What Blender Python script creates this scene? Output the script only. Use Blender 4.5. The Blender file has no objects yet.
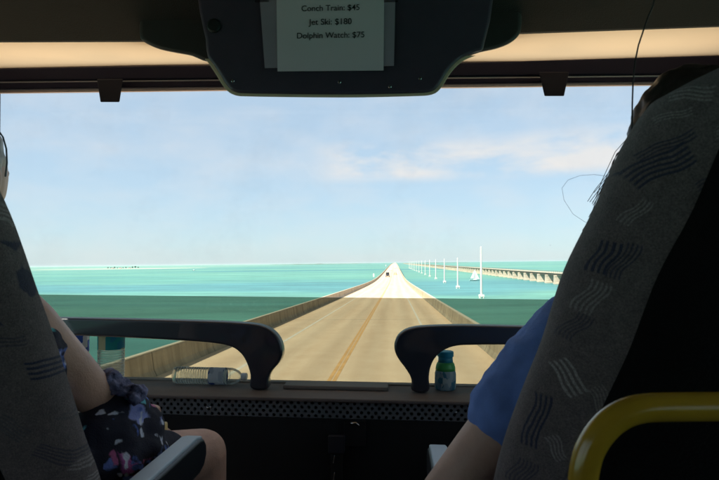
import bpy, math, random
from mathutils import Matrix, Vector, noise
R = math.radians
random.seed(7)
S = bpy.context.scene
COL = S.collection
PI = math.pi

# ---------------------------------------------------------------- camera
F = 559.0                      # focal length in photo pixels (photo 719 wide)
HW = 13.5                      # eye height above the sea
YAW = math.atan(35.5/F)
def cam_rot(roll):
    return Matrix.Rotation(YAW,3,'Z') @ Matrix.Rotation(PI/2,3,'X') @ Matrix.Rotation(R(roll),3,'Z')
CW = cam_rot(-0.64)            # camera in the world
CB = cam_rot(0.40)             # camera in the coach
M3 = CW @ CB.transposed()
M4 = Matrix.Translation((0,0,HW)) @ M3.to_4x4()
cam = bpy.data.cameras.new('camera'); co = bpy.data.objects.new('camera', cam); COL.objects.link(co)
co.matrix_world = Matrix.Translation((0,0,HW)) @ CW.to_4x4()
cam.sensor_width = 36; cam.lens = 36*F/719; cam.shift_y = 23/719
cam.clip_start = 0.02; cam.clip_end = 60000
cam.dof.use_dof = True; cam.dof.focus_distance = 6.0; cam.dof.aperture_fstop = 16
S.camera = co

# ---------------------------------------------------------------- light
SUN_EL, SUN_AZ = 52.0, 128.0   # azimuth clockwise... measured from +Y towards -X (sun on the left, slightly behind)
sd = Vector((-math.sin(R(SUN_AZ))*math.cos(R(SUN_EL)), math.cos(R(SUN_AZ))*math.cos(R(SUN_EL)), math.sin(R(SUN_EL))))
sun = bpy.data.lights.new('sun','SUN'); sun.energy = 4.0; sun.angle = R(0.5); sun.color = (1,.93,.82)
so = bpy.data.objects.new('sun', sun); COL.objects.link(so)
so.rotation_euler = sd.to_track_quat('Z','Y').to_euler(); so.location = (0,0,40)
W = bpy.data.worlds.new('World'); S.world = W; W.use_nodes = True
wn = W.node_tree.nodes; wl = W.node_tree.links
for n in list(wn): wn.remove(n)
def N(nt, t, **k):
    n = nt.nodes.new(t)
    for a, v in k.items():
        if a == 'inp':
            for i, x in v.items(): n.inputs[i].default_value = x
        else: setattr(n, a, v)
    return n
nt = W.node_tree
sky = N(nt,'ShaderNodeTexSky', sky_type='NISHITA', sun_disc=False)
sky.sun_elevation = R(SUN_EL); sky.sun_rotation = math.atan2(sd.x, sd.y)
sky.air_density = 1.0; sky.dust_density = .35; sky.ozone_density = 3.0
bg = N(nt,'ShaderNodeBackground', inp={1:.080}); out = N(nt,'ShaderNodeOutputWorld')
tc = N(nt,'ShaderNodeTexCoord'); sx = N(nt,'ShaderNodeSeparateXYZ'); wl.new(tc.outputs['Generated'], sx.inputs[0])
mp = N(nt,'ShaderNodeMapping', inp={3:(4.2,4.2,11)}); wl.new(tc.outputs['Generated'], mp.inputs[0])
nz = N(nt,'ShaderNodeTexNoise', inp={'Scale':1.3,'Detail':6,'Roughness':.55,'Distortion':.15}); wl.new(mp.outputs[0], nz.inputs['Vector'])
cr = N(nt,'ShaderNodeMapRange', inp={1:.39,2:.56}); wl.new(nz.outputs[0], cr.inputs[0])
# thin cumulus band between about 7 and 15 degrees of elevation, mostly right of the road
b1 = N(nt,'ShaderNodeMapRange', interpolation_type='SMOOTHSTEP', inp={1:.135,2:.16}); wl.new(sx.outputs[2], b1.inputs[0])
b2 = N(nt,'ShaderNodeMapRange', interpolation_type='SMOOTHSTEP', inp={1:.225,2:.185}); wl.new(sx.outputs[2], b2.inputs[0])
b3 = N(nt,'ShaderNodeMapRange', interpolation_type='SMOOTHSTEP', inp={1:-.16,2:-.05,3:.15,4:1.0}); wl.new(sx.outputs[0], b3.inputs[0])
def mul(a, b, nt=nt, op='MULTIPLY'):
    m = N(nt,'ShaderNodeMath', operation=op)
    for i, v in enumerate((a,b)):
        if isinstance(v,(int,float)): m.inputs[i].default_value = v
        else: nt.links.new(v, m.inputs[i])
    return m.outputs[0]
cm = mul(mul(mul(cr.outputs[0], b1.outputs[0]), mul(b2.outputs[0], b3.outputs[0])), .85)
veil = N(nt,'ShaderNodeTexNoise', inp={'Scale':2.2,'Detail':3}); wl.new(mp.outputs[0], veil.inputs['Vector'])
vm = mul(N(nt,'ShaderNodeMapRange').outputs[0], 1)
vr = N(nt,'ShaderNodeMapRange', inp={1:.4,2:.75,3:.0,4:.22}); wl.new(veil.outputs[0], vr.inputs[0])
cf = mul(cm, vr.outputs[0], op='ADD')
mx = N(nt,'ShaderNodeMixRGB', inp={2:(5.1,4.9,4.8,1)})
tint = N(nt,'ShaderNodeMixRGB', blend_type='MULTIPLY', inp={0:1,2:(.80,.95,1,1)}); wl.new(sky.outputs[0], tint.inputs[1])
pale = N(nt,'ShaderNodeMixRGB', inp={0:.68,2:(3.45,4.2,4.85,1)}); wl.new(tint.outputs[0], pale.inputs[1])
wl.new(cf, mx.inputs[0]); wl.new(pale.outputs[0], mx.inputs[1])
wl.new(mx.outputs[0], bg.inputs[0]); wl.new(bg.outputs[0], out.inputs[0])
S.view_settings.view_transform = 'Standard'; S.view_settings.look = 'None'
S.view_settings.exposure = 1.15; S.view_settings.gamma = 1; S.view_settings.use_curve_mapping = False
S.cycles.max_bounces = 10; S.cycles.transparent_max_bounces = 16; S.cycles.diffuse_bounces = 5
S.cycles.volume_bounces = 2; S.cycles.use_denoising = True; S.cycles.sample_clamp_indirect = 6

# ---------------------------------------------------------------- helpers
def P(px, py, Y):
    """photo pixel -> point of the coach at forward distance Y (metres)"""
    d = CB @ Vector(((px-359.5)/F, (263-py)/F, -1)); return d*(Y/d.y)

def cat(pts, n=4, closed=True):
    out=[]; m=len(pts)
    for i in range(m if closed else m-1):
        if closed: p=[Vector(pts[(i+k)%m]) for k in (-1,0,1,2)]
        else: p=[Vector(pts[min(max(i+k,0),m-1)]) for k in (-1,0,1,2)]
        if (p[2]-p[1]).length>.2*1e9: pass
        L=(p[2]-p[1]).length
        m1=(p[2]-p[0]).normalized()*min(L,(p[1]-p[0]).length*1.5)*.9 if (p[2]-p[0]).length else Vector(p[1])*0
        m2=(p[3]-p[1]).normalized()*min(L,(p[3]-p[2]).length*1.5)*.9 if (p[3]-p[1]).length else Vector(p[1])*0
        for k in range(n):
            t=k/n; out.append((2*t**3-3*t*t+1)*p[1]+(t**3-2*t*t+t)*m1+(-2*t**3+3*t*t)*p[2]+(t**3-t*t)*m2)
    if not closed: out.append(Vector(pts[-1]))
    return out
class MB:
    def __init__(s): s.v=[]; s.f=[]
    def add(s, v, f):
        o=len(s.v); s.v+=[Vector(p) for p in v]; s.f+=[[o+i for i in q] for q in f]; return s
    def box(s, a, b):
        (x0,y0,z0),(x1,y1,z1)=a,b
        v=[(x0,y0,z0),(x1,y0,z0),(x1,y1,z0),(x0,y1,z0),(x0,y0,z1),(x1,y0,z1),(x1,y1,z1),(x0,y1,z1)]
        return s.add(v,[(3,2,1,0),(4,5,6,7),(0,1,5,4),(1,2,6,5),(2,3,7,6),(3,0,4,7)])
    def prism(s, pts, y0, y1):
        """outline of (x,z) points extruded along Y"""
        n=len(pts)
        ar=sum(pts[i][0]*pts[(i+1)%n][1]-pts[(i+1)%n][0]*pts[i][1] for i in range(n))
        if ar<0: pts=pts[::-1]
        v=[(p[0],y0,p[1]) for p in pts]+[(p[0],y1,p[1]) for p in pts]
        f=[list(range(n)), list(range(2*n-1,n-1,-1))]
        f+=[(i,n+i,n+(i+1)%n,(i+1)%n) for i in range(n)]
        return s.add(v,f)
    def rings(s, rs, cap=True, closed=True):
        n=len(rs[0]); v=[p for r in rs for p in r]; f=[]
        for k in range(len(rs)-1):
            for i in range(n if closed else n-1):
                j=(i+1)%n; f.append((k*n+i,k*n+j,(k+1)*n+j,(k+1)*n+i))
        if cap and closed: f+=[list(range(n-1,-1,-1)), list(range((len(rs)-1)*n,len(rs)*n))]
        return s.add(v,f)
    def tprism(s, pts, y0, y1, k=1.0):
        """px outline at y0, back outline the same sight lines pulled in by k (sloping undersides)"""
        cx=sum(p[0] for p in pts)/len(pts)
        f=[P(x,y,y0) for x,y in pts]; b=[P(cx+(x-cx)*k,y-(1-k)*60,y1) for x,y in pts]; n=len(pts)
        return s.add(f+b,[list(range(n)),list(range(2*n-1,n-1,-1))]+[(i,n+i,n+(i+1)%n,(i+1)%n) for i in range(n)])
    def tube(s, pts, rad, seg=14, flat=None, ends=True):
        """tapered tube; rad = number, list of numbers or list of (ra, rb)"""
        pts=[Vector(p) for p in pts]; m=len(pts)
        if not isinstance(rad,(list,tuple)): rad=[rad]*m
        rs=[]; up=None
        for i,p in enumerate(pts):
            t=(pts[min(i+1,m-1)]-pts[max(i-1,0)]).normalized()
            if up is None:
                ref=Vector(flat) if flat else (Vector((1,0,0)) if abs(t.x)<.8 else Vector((0,0,1)))
                u=(ref-t*ref.dot(t)).normalized()
            else: u=(up-t*up.dot(t)).normalized()
            up=u; w=t.cross(u); r=rad[i]; ra,rb=r if isinstance(r,tuple) else (r,r)
            rg=[p+u*math.cos(2*PI*k/seg)*ra+w*math.sin(2*PI*k/seg)*rb for k in range(seg)]
            if i==0 and ends:
                for q in (.45,.85): pass
                for c,o in ((.35,.93),(.75,.66)): rs.append([p-t*min(ra,rb)*o+(x-p)*c for x in rg])
            rs.append(rg)
            if i==m-1 and ends:
                for c,o in ((.75,.66),(.35,.93)): rs.append([p+t*min(ra,rb)*o+(x-p)*c for x in rg])
        return s.rings(rs)
    def ell(s, c, r, seg=18, n=10):
        c=Vector(c); rs=[]
        for k in range(n+1):
            a=-PI/2+PI*(k+.25*(k==0)-.25*(k==n))/n
            rs.append([c+Vector((r[0]*math.cos(a)*math.cos(2*PI*i/seg), r[1]*math.cos(a)*math.sin(2*PI*i/seg), r[2]*math.sin(a))) for i in range(seg)])
        return s.rings(rs)
    def lathe(s, prof, M=Matrix.Identity(4), seg=24, cap=True):
        rs=[[M@Vector((r*math.cos(2*PI*i/seg), r*math.sin(2*PI*i/seg), z)) for i in range(seg)] for r,z in prof]
        return s.rings(rs, cap)

BASE={}
def meshobj(name, mb, mat, base, smooth=False, bevel=0, mods=None):
    me=bpy.data.meshes.new(name); b=Vector(base)
    me.from_pydata([p-b for p in mb.v],[],mb.f); me.update()
    me.materials.append(mat)
    if smooth:
        for p in me.polygons: p.use_smooth=True
    o=bpy.data.objects.new(name,me); COL.objects.link(o)
    if bevel:
        m=o.modifiers.new('bevel','BEVEL'); m.width=bevel; m.segments=3; m.limit_method='ANGLE'; m.angle_limit=R(40)
        if not smooth:
            for p in me.polygons: p.use_smooth=True
            w=o.modifiers.new('wn','WEIGHTED_NORMAL'); w.keep_sharp=True
    if mods:
        for fn in mods: fn(o)
    return o
def place(o, base, bus):
    o.matrix_world = (M4 if bus else Matrix.Identity(4)) @ Matrix.Translation(Vector(base))
def root(name, label, cat, base=(0,0,0), group=None, bus=False):
    o=bpy.data.objects.new(name,None); COL.objects.link(o); o.empty_display_size=.1
    place(o,base,bus); BASE[o.name]=base; o['label']=label; o['category']=cat
    if group: o['group']=group
    return o
def part(name, mb, mat, parent, label=None, **k):
    b=BASE[parent.name]; o=meshobj(name,mb,mat,b,**k); o.parent=parent; BASE[o.name]=b
    if label: o['label']=label
    return o
def single(name, mb, mat, label, cat, base=(0,0,0), group=None, bus=False, kind=None, **k):
    o=meshobj(name,mb,mat,base,**k); place(o,base,bus); BASE[o.name]=base
    if kind: o['kind']=kind
    if label: o['label']=label
    if cat: o['category']=cat
    if group: o['group']=group
    return o
def struct(name, mb, mat, label=None, **k): return single(name,mb,mat,label,None,kind='structure',**k)
def copy_tree(o, loc=None, label=None, parent=None):
    c=o.copy(); COL.objects.link(c)
    if parent: c.parent=parent
    for ch in o.children: copy_tree(ch, parent=c)
    if loc is not None: c.location=loc
    if label: c['label']=label
    return c

def mat(name, col, rough=.6, metal=0, var=0, vscale=8, bump=0, bscale=60, spec=.5, detail=4, col2=None, coat=0, stretch=None):
    m=bpy.data.materials.new(name); m.use_nodes=True; t=m.node_tree; b=t.nodes['Principled BSDF']
    b.inputs['Base Color'].default_value=(*col,1); b.inputs['Roughness'].default_value=rough
    b.inputs['Metallic'].default_value=metal; b.inputs['Specular IOR Level'].default_value=spec
    b.inputs['Coat Weight'].default_value=coat
    tc=N(t,'ShaderNodeTexCoord'); src=tc.outputs['Object']
    if stretch:
        mp=N(t,'ShaderNodeMapping',inp={3:stretch}); t.links.new(src,mp.inputs[0]); src=mp.outputs[0]
    if var or col2:
        n=N(t,'ShaderNodeTexNoise',inp={'Scale':vscale,'Detail':detail,'Roughness':.6}); t.links.new(src,n.inputs['Vector'])
        r=N(t,'ShaderNodeMapRange',inp={1:.3,2:.7}); t.links.new(n.outputs[0],r.inputs[0])
        x=N(t,'ShaderNodeMixRGB'); t.links.new(r.outputs[0],x.inputs[0])
        c2=col2 or tuple(c*(1-var) for c in col); c1=tuple(min(1,c*(1+var)) for c in col) if not col2 else col
        x.inputs[1].default_value=(*c2,1); x.inputs[2].default_value=(*c1,1)
        t.links.new(x.outputs[0],b.inputs['Base Color'])
    if bump:
        n=N(t,'ShaderNodeTexNoise',inp={'Scale':bscale,'Detail':5}); t.links.new(src,n.inputs['Vector'])
        bp=N(t,'ShaderNodeBump',inp={'Strength':bump,'Distance':.01}); t.links.new(n.outputs[0],bp.inputs['Height'])
        t.links.new(bp.outputs[0],b.inputs['Normal'])
    return m
def glass(name, tint, refl=.05, dirt=0):
    m=bpy.data.materials.new(name); m.use_nodes=True; t=m.node_tree
    for n in list(t.nodes): t.nodes.remove(n)
    o=N(t,'ShaderNodeOutputMaterial'); a=N(t,'ShaderNodeBsdfTransparent',inp={0:(*tint,1)})
    g=N(t,'ShaderNodeBsdfGlossy',inp={'Roughness':.02}); f=N(t,'ShaderNodeFresnel',inp={0:1.3})
    k=mul(f.outputs[0], refl*10, t); x=N(t,'ShaderNodeMixShader')
    t.links.new(k,x.inputs[0]); t.links.new(a.outputs[0],x.inputs[1]); t.links.new(g.outputs[0],x.inputs[2])
    last=x.outputs[0]
    if dirt:
        tc=N(t,'ShaderNodeTexCoord'); v=N(t,'ShaderNodeTexVoronoi',inp={'Scale':9.0}); t.links.new(tc.outputs['Object'],v.inputs['Vector'])
        s=N(t,'ShaderNodeMapRange',inp={1:.018,2:.010,3:0,4:.3}); t.links.new(v.outputs['Distance'],s.inputs[0])
        sm=N(t,'ShaderNodeTexNoise',inp={'Scale':2.5,'Detail':6,'Roughness':.7}); t.links.new(tc.outputs['Object'],sm.inputs['Vector'])
        s2=N(t,'ShaderNodeMapRange',inp={1:.5,2:.8,3:0,4:dirt}); t.links.new(sm.outputs[0],s2.inputs[0])
        d=N(t,'ShaderNodeBsdfDiffuse',inp={0:(.4,.38,.34,1)}); y=N(t,'ShaderNodeMixShader')
        t.links.new(mul(s.outputs[0],s2.outputs[0],t,'ADD'),y.inputs[0]); t.links.new(last,y.inputs[1]); t.links.new(d.outputs[0],y.inputs[2]); last=y.outputs[0]
    t.links.new(last,o.inputs[0]); return m

# ================================================================ OUTSIDE
# ---- sea
def sea_mat():
    m=mat('sea_water',(.05,.36,.33),rough=.4,spec=.08); t=m.node_tree; b=t.nodes['Principled BSDF']
    g=N(t,'ShaderNodeNewGeometry')
    mp=N(t,'ShaderNodeMapping',inp={3:(.0007,.0032,1)}); t.links.new(g.outputs['Position'],mp.inputs[0])
    n=N(t,'ShaderNodeTexNoise',inp={'Scale':1.6,'Detail':5,'Roughness':.5,'Distortion':.3}); t.links.new(mp.outputs[0],n.inputs['Vector'])
    r=N(t,'ShaderNodeValToRGB'); e=r.color_ramp.elements
    e[0].position=.36; e[0].color=(.075,.24,.235,1); e[1].position=.50; e[1].color=(.115,.315,.25,1)
    x=r.color_ramp.elements.new(.66); x.color=(.16,.37,.275,1)
    t.links.new(n.outputs[0],r.inputs[0])
    # deeper blue tongue crossing both channels some 300 m ahead, sandy shoal far to the left
    sp=N(t,'ShaderNodeSeparateXYZ'); t.links.new(g.outputs['Position'],sp.inputs[0])
    n2=N(t,'ShaderNodeTexNoise',inp={'Scale':.006,'Detail':3}); t.links.new(g.outputs['Position'],n2.inputs['Vector'])
    yy=mul(sp.outputs[1], mul(mul(n2.outputs[0],-.5,t,'ADD'),260,t), t,'ADD')
    a1=N(t,'ShaderNodeMapRange',interpolation_type='SMOOTHSTEP',inp={1:225,2:275}); t.links.new(yy,a1.inputs[0])
    a2=N(t,'ShaderNodeMapRange',interpolation_type='SMOOTHSTEP',inp={1:460,2:360}); t.links.new(yy,a2.inputs[0])
    dx=N(t,'ShaderNodeMixRGB',inp={2:(.07,.235,.265,1)}); t.links.new(mul(mul(a1.outputs[0],a2.outputs[0],t),.75,t),dx.inputs[0]); t.links.new(r.outputs[0],dx.inputs[1])
    s1=N(t,'ShaderNodeMapRange',interpolation_type='SMOOTHSTEP',inp={1:-500,2:-1500}); t.links.new(sp.outputs[0],s1.inputs[0])
    s2=N(t,'ShaderNodeMapRange',interpolation_type='SMOOTHSTEP',inp={1:700,2:1700}); t.links.new(yy,s2.inputs[0])
    dy=N(t,'ShaderNodeMixRGB',inp={2:(.30,.46,.34,1)}); t.links.new(mul(mul(s1.outputs[0],s2.outputs[0],t),.4,t),dy.inputs[0]); t.links.new(dx.outputs[0],dy.inputs[1])
    mo=N(t,'ShaderNodeTexNoise',inp={'Scale':1.0,'Detail':7,'Roughness':.7}); mq=N(t,'ShaderNodeMapping',inp={3:(.012,.05,1)}); t.links.new(g.outputs['Position'],mq.inputs[0]); t.links.new(mq.outputs[0],mo.inputs['Vector'])
    mr=N(t,'ShaderNodeMapRange',inp={1:.3,2:.7,3:.68,4:1.24}); t.links.new(mo.outputs[0],mr.inputs[0])
    dz=N(t,'ShaderNodeMixRGB',blend_type='MULTIPLY',inp={0:1}); t.links.new(dy.outputs[0],dz.inputs[1]); t.links.new(mr.outputs[0],dz.inputs[2]); t.links.new(dz.outputs[0],b.inputs['Base Color'])
    w1=N(t,'ShaderNodeTexNoise',inp={'Scale':.35,'Detail':8,'Roughness':.65}); t.links.new(g.outputs['Position'],w1.inputs['Vector'])
    bp=N(t,'ShaderNodeBump',inp={'Strength':.35,'Distance':.6}); t.links.new(w1.outputs[0],bp.inputs['Height']); t.links.new(bp.outputs[0],b.inputs['Normal'])
    return m
sea=MB().add([(-30000,-2000,0),(30000,-2000,0),(30000,38000,0),(-30000,38000,0)],[(0,1,2,3)])
struct('sea',sea,sea_mat())
# ---- sand bar and islet far left, low keys on the horizon
def dpt(px, dist):   # world point on the water seen at photo column px
    u=(px-395.5)/F; return Vector((u*dist, dist, 0))
m_sand=mat('pale_sand',(.62,.55,.42),rough=.9,var=.15,vscale=.02)
m_green=mat('scrub_green',(.06,.09,.04),rough=.9,var=.4,vscale=.05)
def land(name, px0, px1, dist, depth, h, m, seed):
    a=dpt(px0,dist); b=dpt(px1,dist); mb=MB(); n=48; rg=[]
    for i in range(n+1):
        f=i/n; c=a.lerp(b,f); w=max(.02,math.sin(PI*f))**.5
        hh=h*(.35+.65*abs(noise.noise(Vector((f*9,seed,0)))))*w
        rg.append([c+Vector((0,depth*w*k,hh*(1-k*k)**.5 if abs(k)<1 else -.5)) for k in (-1,-.7,-.35,0,.35,.7,1)])
    mb.rings(rg,closed=False); return struct(name,mb,m,smooth=True)
land('sand_bar',20,205,2350,160,1.3,m_sand,3)
land('distant_shore',268,372,9000,300,15,m_green,5)
land('distant_shore',402,470,10500,300,14,m_green,8)
# trees and small houses on the islet
m_trunk=mat('palm_bark',(.16,.12,.08),rough=.9); m_leaf=mat('leaf_green',(.05,.085,.035),rough=.85,var=.5,vscale=.6)
m_wallp=mat('pale_house_wall',(.6,.56,.5)); m_roof=mat('grey_roof',(.25,.23,.22))
def tree(px, d, h, label):
    b=dpt(px,d); b.z=.8; r=root('tree',label,'tree',tuple(b),'trees on the far sand bar')
    part('trunk',MB().tube([b,b+Vector((h*.05,0,h*.45)),b+Vector((0,0,h*.7))],[h*.05,h*.035,h*.02],8),m_trunk,r,smooth=True)
    c=MB()
    for i in range(110):
        v=Vector((random.gauss(0,1),random.gauss(0,1),random.gauss(0,1))).normalized()*random.uniform(.45,1)
        p=b+Vector((v.x*h*.42,v.y*h*.42,h*.68+v.z*h*.34)); s=h*random.uniform(.06,.13)
        q=Matrix.Rotation(random.uniform(0,6.3),3,Vector((random.random(),random.random(),random.random())).normalized())
        c.add([p+q@Vector((-s,-s*.5,0)),p+q@Vector((s,-s*.5,0)),p+q@Vector((s,s*.6,s*.2)),p+q@Vector((-s,s*.5,0))],[(0,1,2,3)])
    part('crown',c,m_leaf,r)
spots=[(100,6),(103,5),(107,7),(110,4.5),(116,5),(119,6),(126,7),(129,8.5),(132,6)]
for i,(px,h) in enumerate(spots):
    d=2330+random.uniform(-30,30)
    tree(px,d,h*1.15,'dark green tree on the far sand bar, number %s of nine from its left end'%('one two three four five six seven eight nine'.split()[i]))
for px,w,lab in ((105,7,'left small pale house'),(113,10,'middle wide pale house'),(123,8,'right small pale house')):
    b=dpt(px,2320); b.z=.9; r=root('beach_house',lab+' among the trees on the far sand bar','house',tuple(b),'houses on the far sand bar')
    part('wall',MB().box((b.x-w/2,b.y-4,b.z),(b.x+w/2,b.y+4,b.z+3.2)),m_wallp,r)
    part('roof',MB().prism([(b.x-w/2-.6,b.z+3.2),(b.x+w/2+.6,b.z+3.2),(b.x,b.z+5)],b.y-4.6,b.y+4.6),m_roof,r)
    part('door',MB().box((b.x-.5,b.y-4.05,b.z),(b.x+.5,b.y-3.98,b.z+2.1)),m_roof,r)
    for s in (-1,1): part('window',MB().box((b.x+s*w*.3-.6,b.y-4.05,b.z+1),(b.x+s*w*.3+.6,b.y-3.98,b.z+2.2)),m_roof,r)

# ---- the road bridge
PR=[(-500,5.2),(-30,-2.7),(0,-3.3),(80,-4.98),(160,-6.5),(220,-7.25),(290,-7.4),(430,-6.9),(740,-5.2),(1200,-3.6),(3000,-3.2),(6500,-3.2)]
def zr(y):
    for i in range(len(PR)-1):
        (a,za),(b,zb)=PR[i],PR[i+1]
        if a<=y<=b:
            m0=(zb-(PR[i-1][1] if i else za))/(b-(PR[i-1][0] if i else a)); m1=((PR[i+2][1] if i+2<len(PR) else zb)-za)/((PR[i+2][0] if i+2<len(PR) else b)-a)
            t=(y-a)/(b-a); h=b-a
            return HW+(2*t**3-3*t*t+1)*za+(t**3-2*t*t+t)*h*m0+(-2*t**3+3*t*t)*zb+(t**3-t*t)*h*m1
    return HW+PR[-1][1]
YS=[-400+40*i for i in range(9)]+[-28+4*i for i in range(90)]
while YS[-1]<6400: YS.append(YS[-1]*1.04)
XL,XR=-7.9,3.75
def strip(x0,x1,y0,y1,dz):
    ys=[y0]+[y for y in YS if y0<y<y1]+[y1]
    return MB().rings([[(x0,y,zr(y)+dz),(x1,y,zr(y)+dz)] for y in ys],closed=False)
def road_mat():
    m=mat('worn_concrete_road',(.56,.44,.30),rough=.85); t=m.node_tree; b=t.nodes['Principled BSDF']
    g=N(t,'ShaderNodeNewGeometry'); sp=N(t,'ShaderNodeSeparateXYZ'); t.links.new(g.outputs['Position'],sp.inputs[0])
    n=N(t,'ShaderNodeTexNoise',inp={'Scale':.9,'Detail':8,'Roughness':.7}); t.links.new(g.outputs['Position'],n.inputs['Vector'])
    mp=N(t,'ShaderNodeMapping',inp={3:(1.4,.05,1)}); t.links.new(g.outputs['Position'],mp.inputs[0])
    n2=N(t,'ShaderNodeTexNoise',inp={'Scale':1,'Detail':4}); t.links.new(mp.outputs[0],n2.inputs['Vector'])
    mixv=mul(mul(n.outputs[0],.5,t),mul(n2.outputs[0],.5,t),t,'ADD')
    r=N(t,'ShaderNodeMapRange',inp={1:.36,2:.64}); t.links.new(mixv,r.inputs[0])
    x=N(t,'ShaderNodeMixRGB',inp={1:(.76,.52,.32,1),2:(.90,.66,.43,1)}); t.links.new(r.outputs[0],x.inputs[0])
    # darker wheel-path and oil bands down each lane
    lane=mul(mul(mul(sp.outputs[0],1.9,t,'ADD'),1.76*2,t,'DIVIDE'),0,t,'ADD')
    cs=mul(mul(lane,2*PI*2,t),0,t,'COSINE'); bd=N(t,'ShaderNodeMapRange',inp={1:-1,2:1,3:.90,4:1.04}); t.links.new(cs,bd.inputs[0])
    xx=N(t,'ShaderNodeMixRGB',blend_type='MULTIPLY',inp={0:1}); t.links.new(x.outputs[0],xx.inputs[1]); t.links.new(bd.outputs[0],xx.inputs[2]); x=xx
    # expansion joints every 41 m
    md=mul(mul(sp.outputs[1],41,t,'MODULO'),.16,t,'LESS_THAN')
    y=N(t,'ShaderNodeMixRGB',inp={2:(.42,.31,.21,1)}); t.links.new(md,y.inputs[0]); t.links.new(x.outputs[0],y.inputs[1])
    # tar patches
    v=N(t,'ShaderNodeTexNoise',inp={'Scale':.33,'Detail':6,'Roughness':.8}); t.links.new(g.outputs['Position'],v.inputs['Vector'])
    vr=N(t,'ShaderNodeMapRange',inp={1:.66,2:.72,3:0,4:.55}); t.links.new(v.outputs[0],vr.inputs[0])
    z=N(t,'ShaderNodeMixRGB',inp={2:(.3,.23,.16,1)}); t.links.new(vr.outputs[0],z.inputs[0]); t.links.new(y.outputs[0],z.inputs[1])
    t.links.new(z.outputs[0],b.inputs['Base Color']); return m
struct('road',strip(XL,XR,-400,6400,0),road_mat())
m_wl=mat('white_road_paint',(.88,.76,.60),rough=.7,var=.15,vscale=3); m_yl=mat('yellow_road_paint',(.84,.46,.17),rough=.7,var=.12,vscale=2)
struct('edge_line',strip(-5.66,-5.50,-20,1500,.004),m_wl); struct('edge_line',strip(1.58,1.73,-20,1500,.004),m_wl)
struct('centre_line',strip(-2.16,-2.035,-20,1500,.004),m_yl); struct('centre_line',strip(-1.995,-1.87,-20,1500,.004),m_yl)
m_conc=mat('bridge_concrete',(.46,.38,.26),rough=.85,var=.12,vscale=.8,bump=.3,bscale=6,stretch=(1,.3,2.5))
m_conc_old=mat('old_bridge_concrete',(.52,.45,.34),rough=.9,var=.2,vscale=.3)
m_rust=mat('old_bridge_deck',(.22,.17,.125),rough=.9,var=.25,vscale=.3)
br=root('highway_bridge','long straight concrete highway bridge carrying the road over turquoise water','bridge',(-2.07,0,0))
def barrier(xi,s):
    prof=[(0,0),(.10*s,.22),(.17*s,.78),(.20*s,.81),(.36*s,.81),(.38*s,.78),(.38*s,-.55),(0,-.55)]
    if s<0: prof=prof[::-1]
    ys=[y for y in YS if y<5200]
    mb=MB().rings([[(xi+a,y,zr(y)+b) for a,b in prof[::-1]] for y in ys]); return mb
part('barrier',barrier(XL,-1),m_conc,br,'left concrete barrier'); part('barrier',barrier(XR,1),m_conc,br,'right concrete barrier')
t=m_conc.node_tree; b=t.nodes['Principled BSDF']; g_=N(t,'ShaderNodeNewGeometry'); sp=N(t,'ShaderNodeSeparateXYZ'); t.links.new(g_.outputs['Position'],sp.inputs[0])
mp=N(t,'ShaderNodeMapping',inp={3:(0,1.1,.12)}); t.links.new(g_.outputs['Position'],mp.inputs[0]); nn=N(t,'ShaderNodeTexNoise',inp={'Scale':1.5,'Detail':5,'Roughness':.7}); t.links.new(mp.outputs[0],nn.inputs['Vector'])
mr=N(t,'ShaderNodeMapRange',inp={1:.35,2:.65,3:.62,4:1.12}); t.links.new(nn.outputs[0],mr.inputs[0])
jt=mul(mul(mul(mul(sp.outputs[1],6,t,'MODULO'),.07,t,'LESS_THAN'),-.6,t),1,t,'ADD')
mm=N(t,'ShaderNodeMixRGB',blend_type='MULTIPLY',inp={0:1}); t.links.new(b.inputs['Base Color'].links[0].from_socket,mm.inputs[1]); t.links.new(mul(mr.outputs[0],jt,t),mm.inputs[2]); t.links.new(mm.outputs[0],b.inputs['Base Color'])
m_sunlit_top=mat('sunlit_barrier_top',(.62,.54,.40),rough=.8,var=.08,vscale=2)  # sunlight on the barrier tops painted as a paler strip of its own
for x0 in (XL-.37,XR+.19): part('sunlit_top_strip',MB().rings([[(x0,y,zr(y)+.795),(x0+.18,y,zr(y)+.795),(x0+.18,y,zr(y)+.835),(x0,y,zr(y)+.835)][::-1] for y in YS if y<5200]),m_sunlit_top,br)
g=MB().rings([[(XL-.1,y,zr(y)-.25),(XL+1.8,y,zr(y)-.5),(XL+3,y,zr(y)-2.3),(XR-3,y,zr(y)-2.3),(XR-1.8,y,zr(y)-.5),(XR+.1,y,zr(y)-.25)] for y in YS if y<5200])
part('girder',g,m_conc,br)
for k in range(60):
    y=20+41*k; z=zr(y)-2.2
    part('pier',MB().prism([(-5.6,-1),(-3.8,-1),(-3.8,z-1.2),(-.3,z-1.2),(-.3,-1),(1.5,-1),(1.5,z),(-5.6,z)],y-.8,y+.8),m_conc,br)
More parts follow.
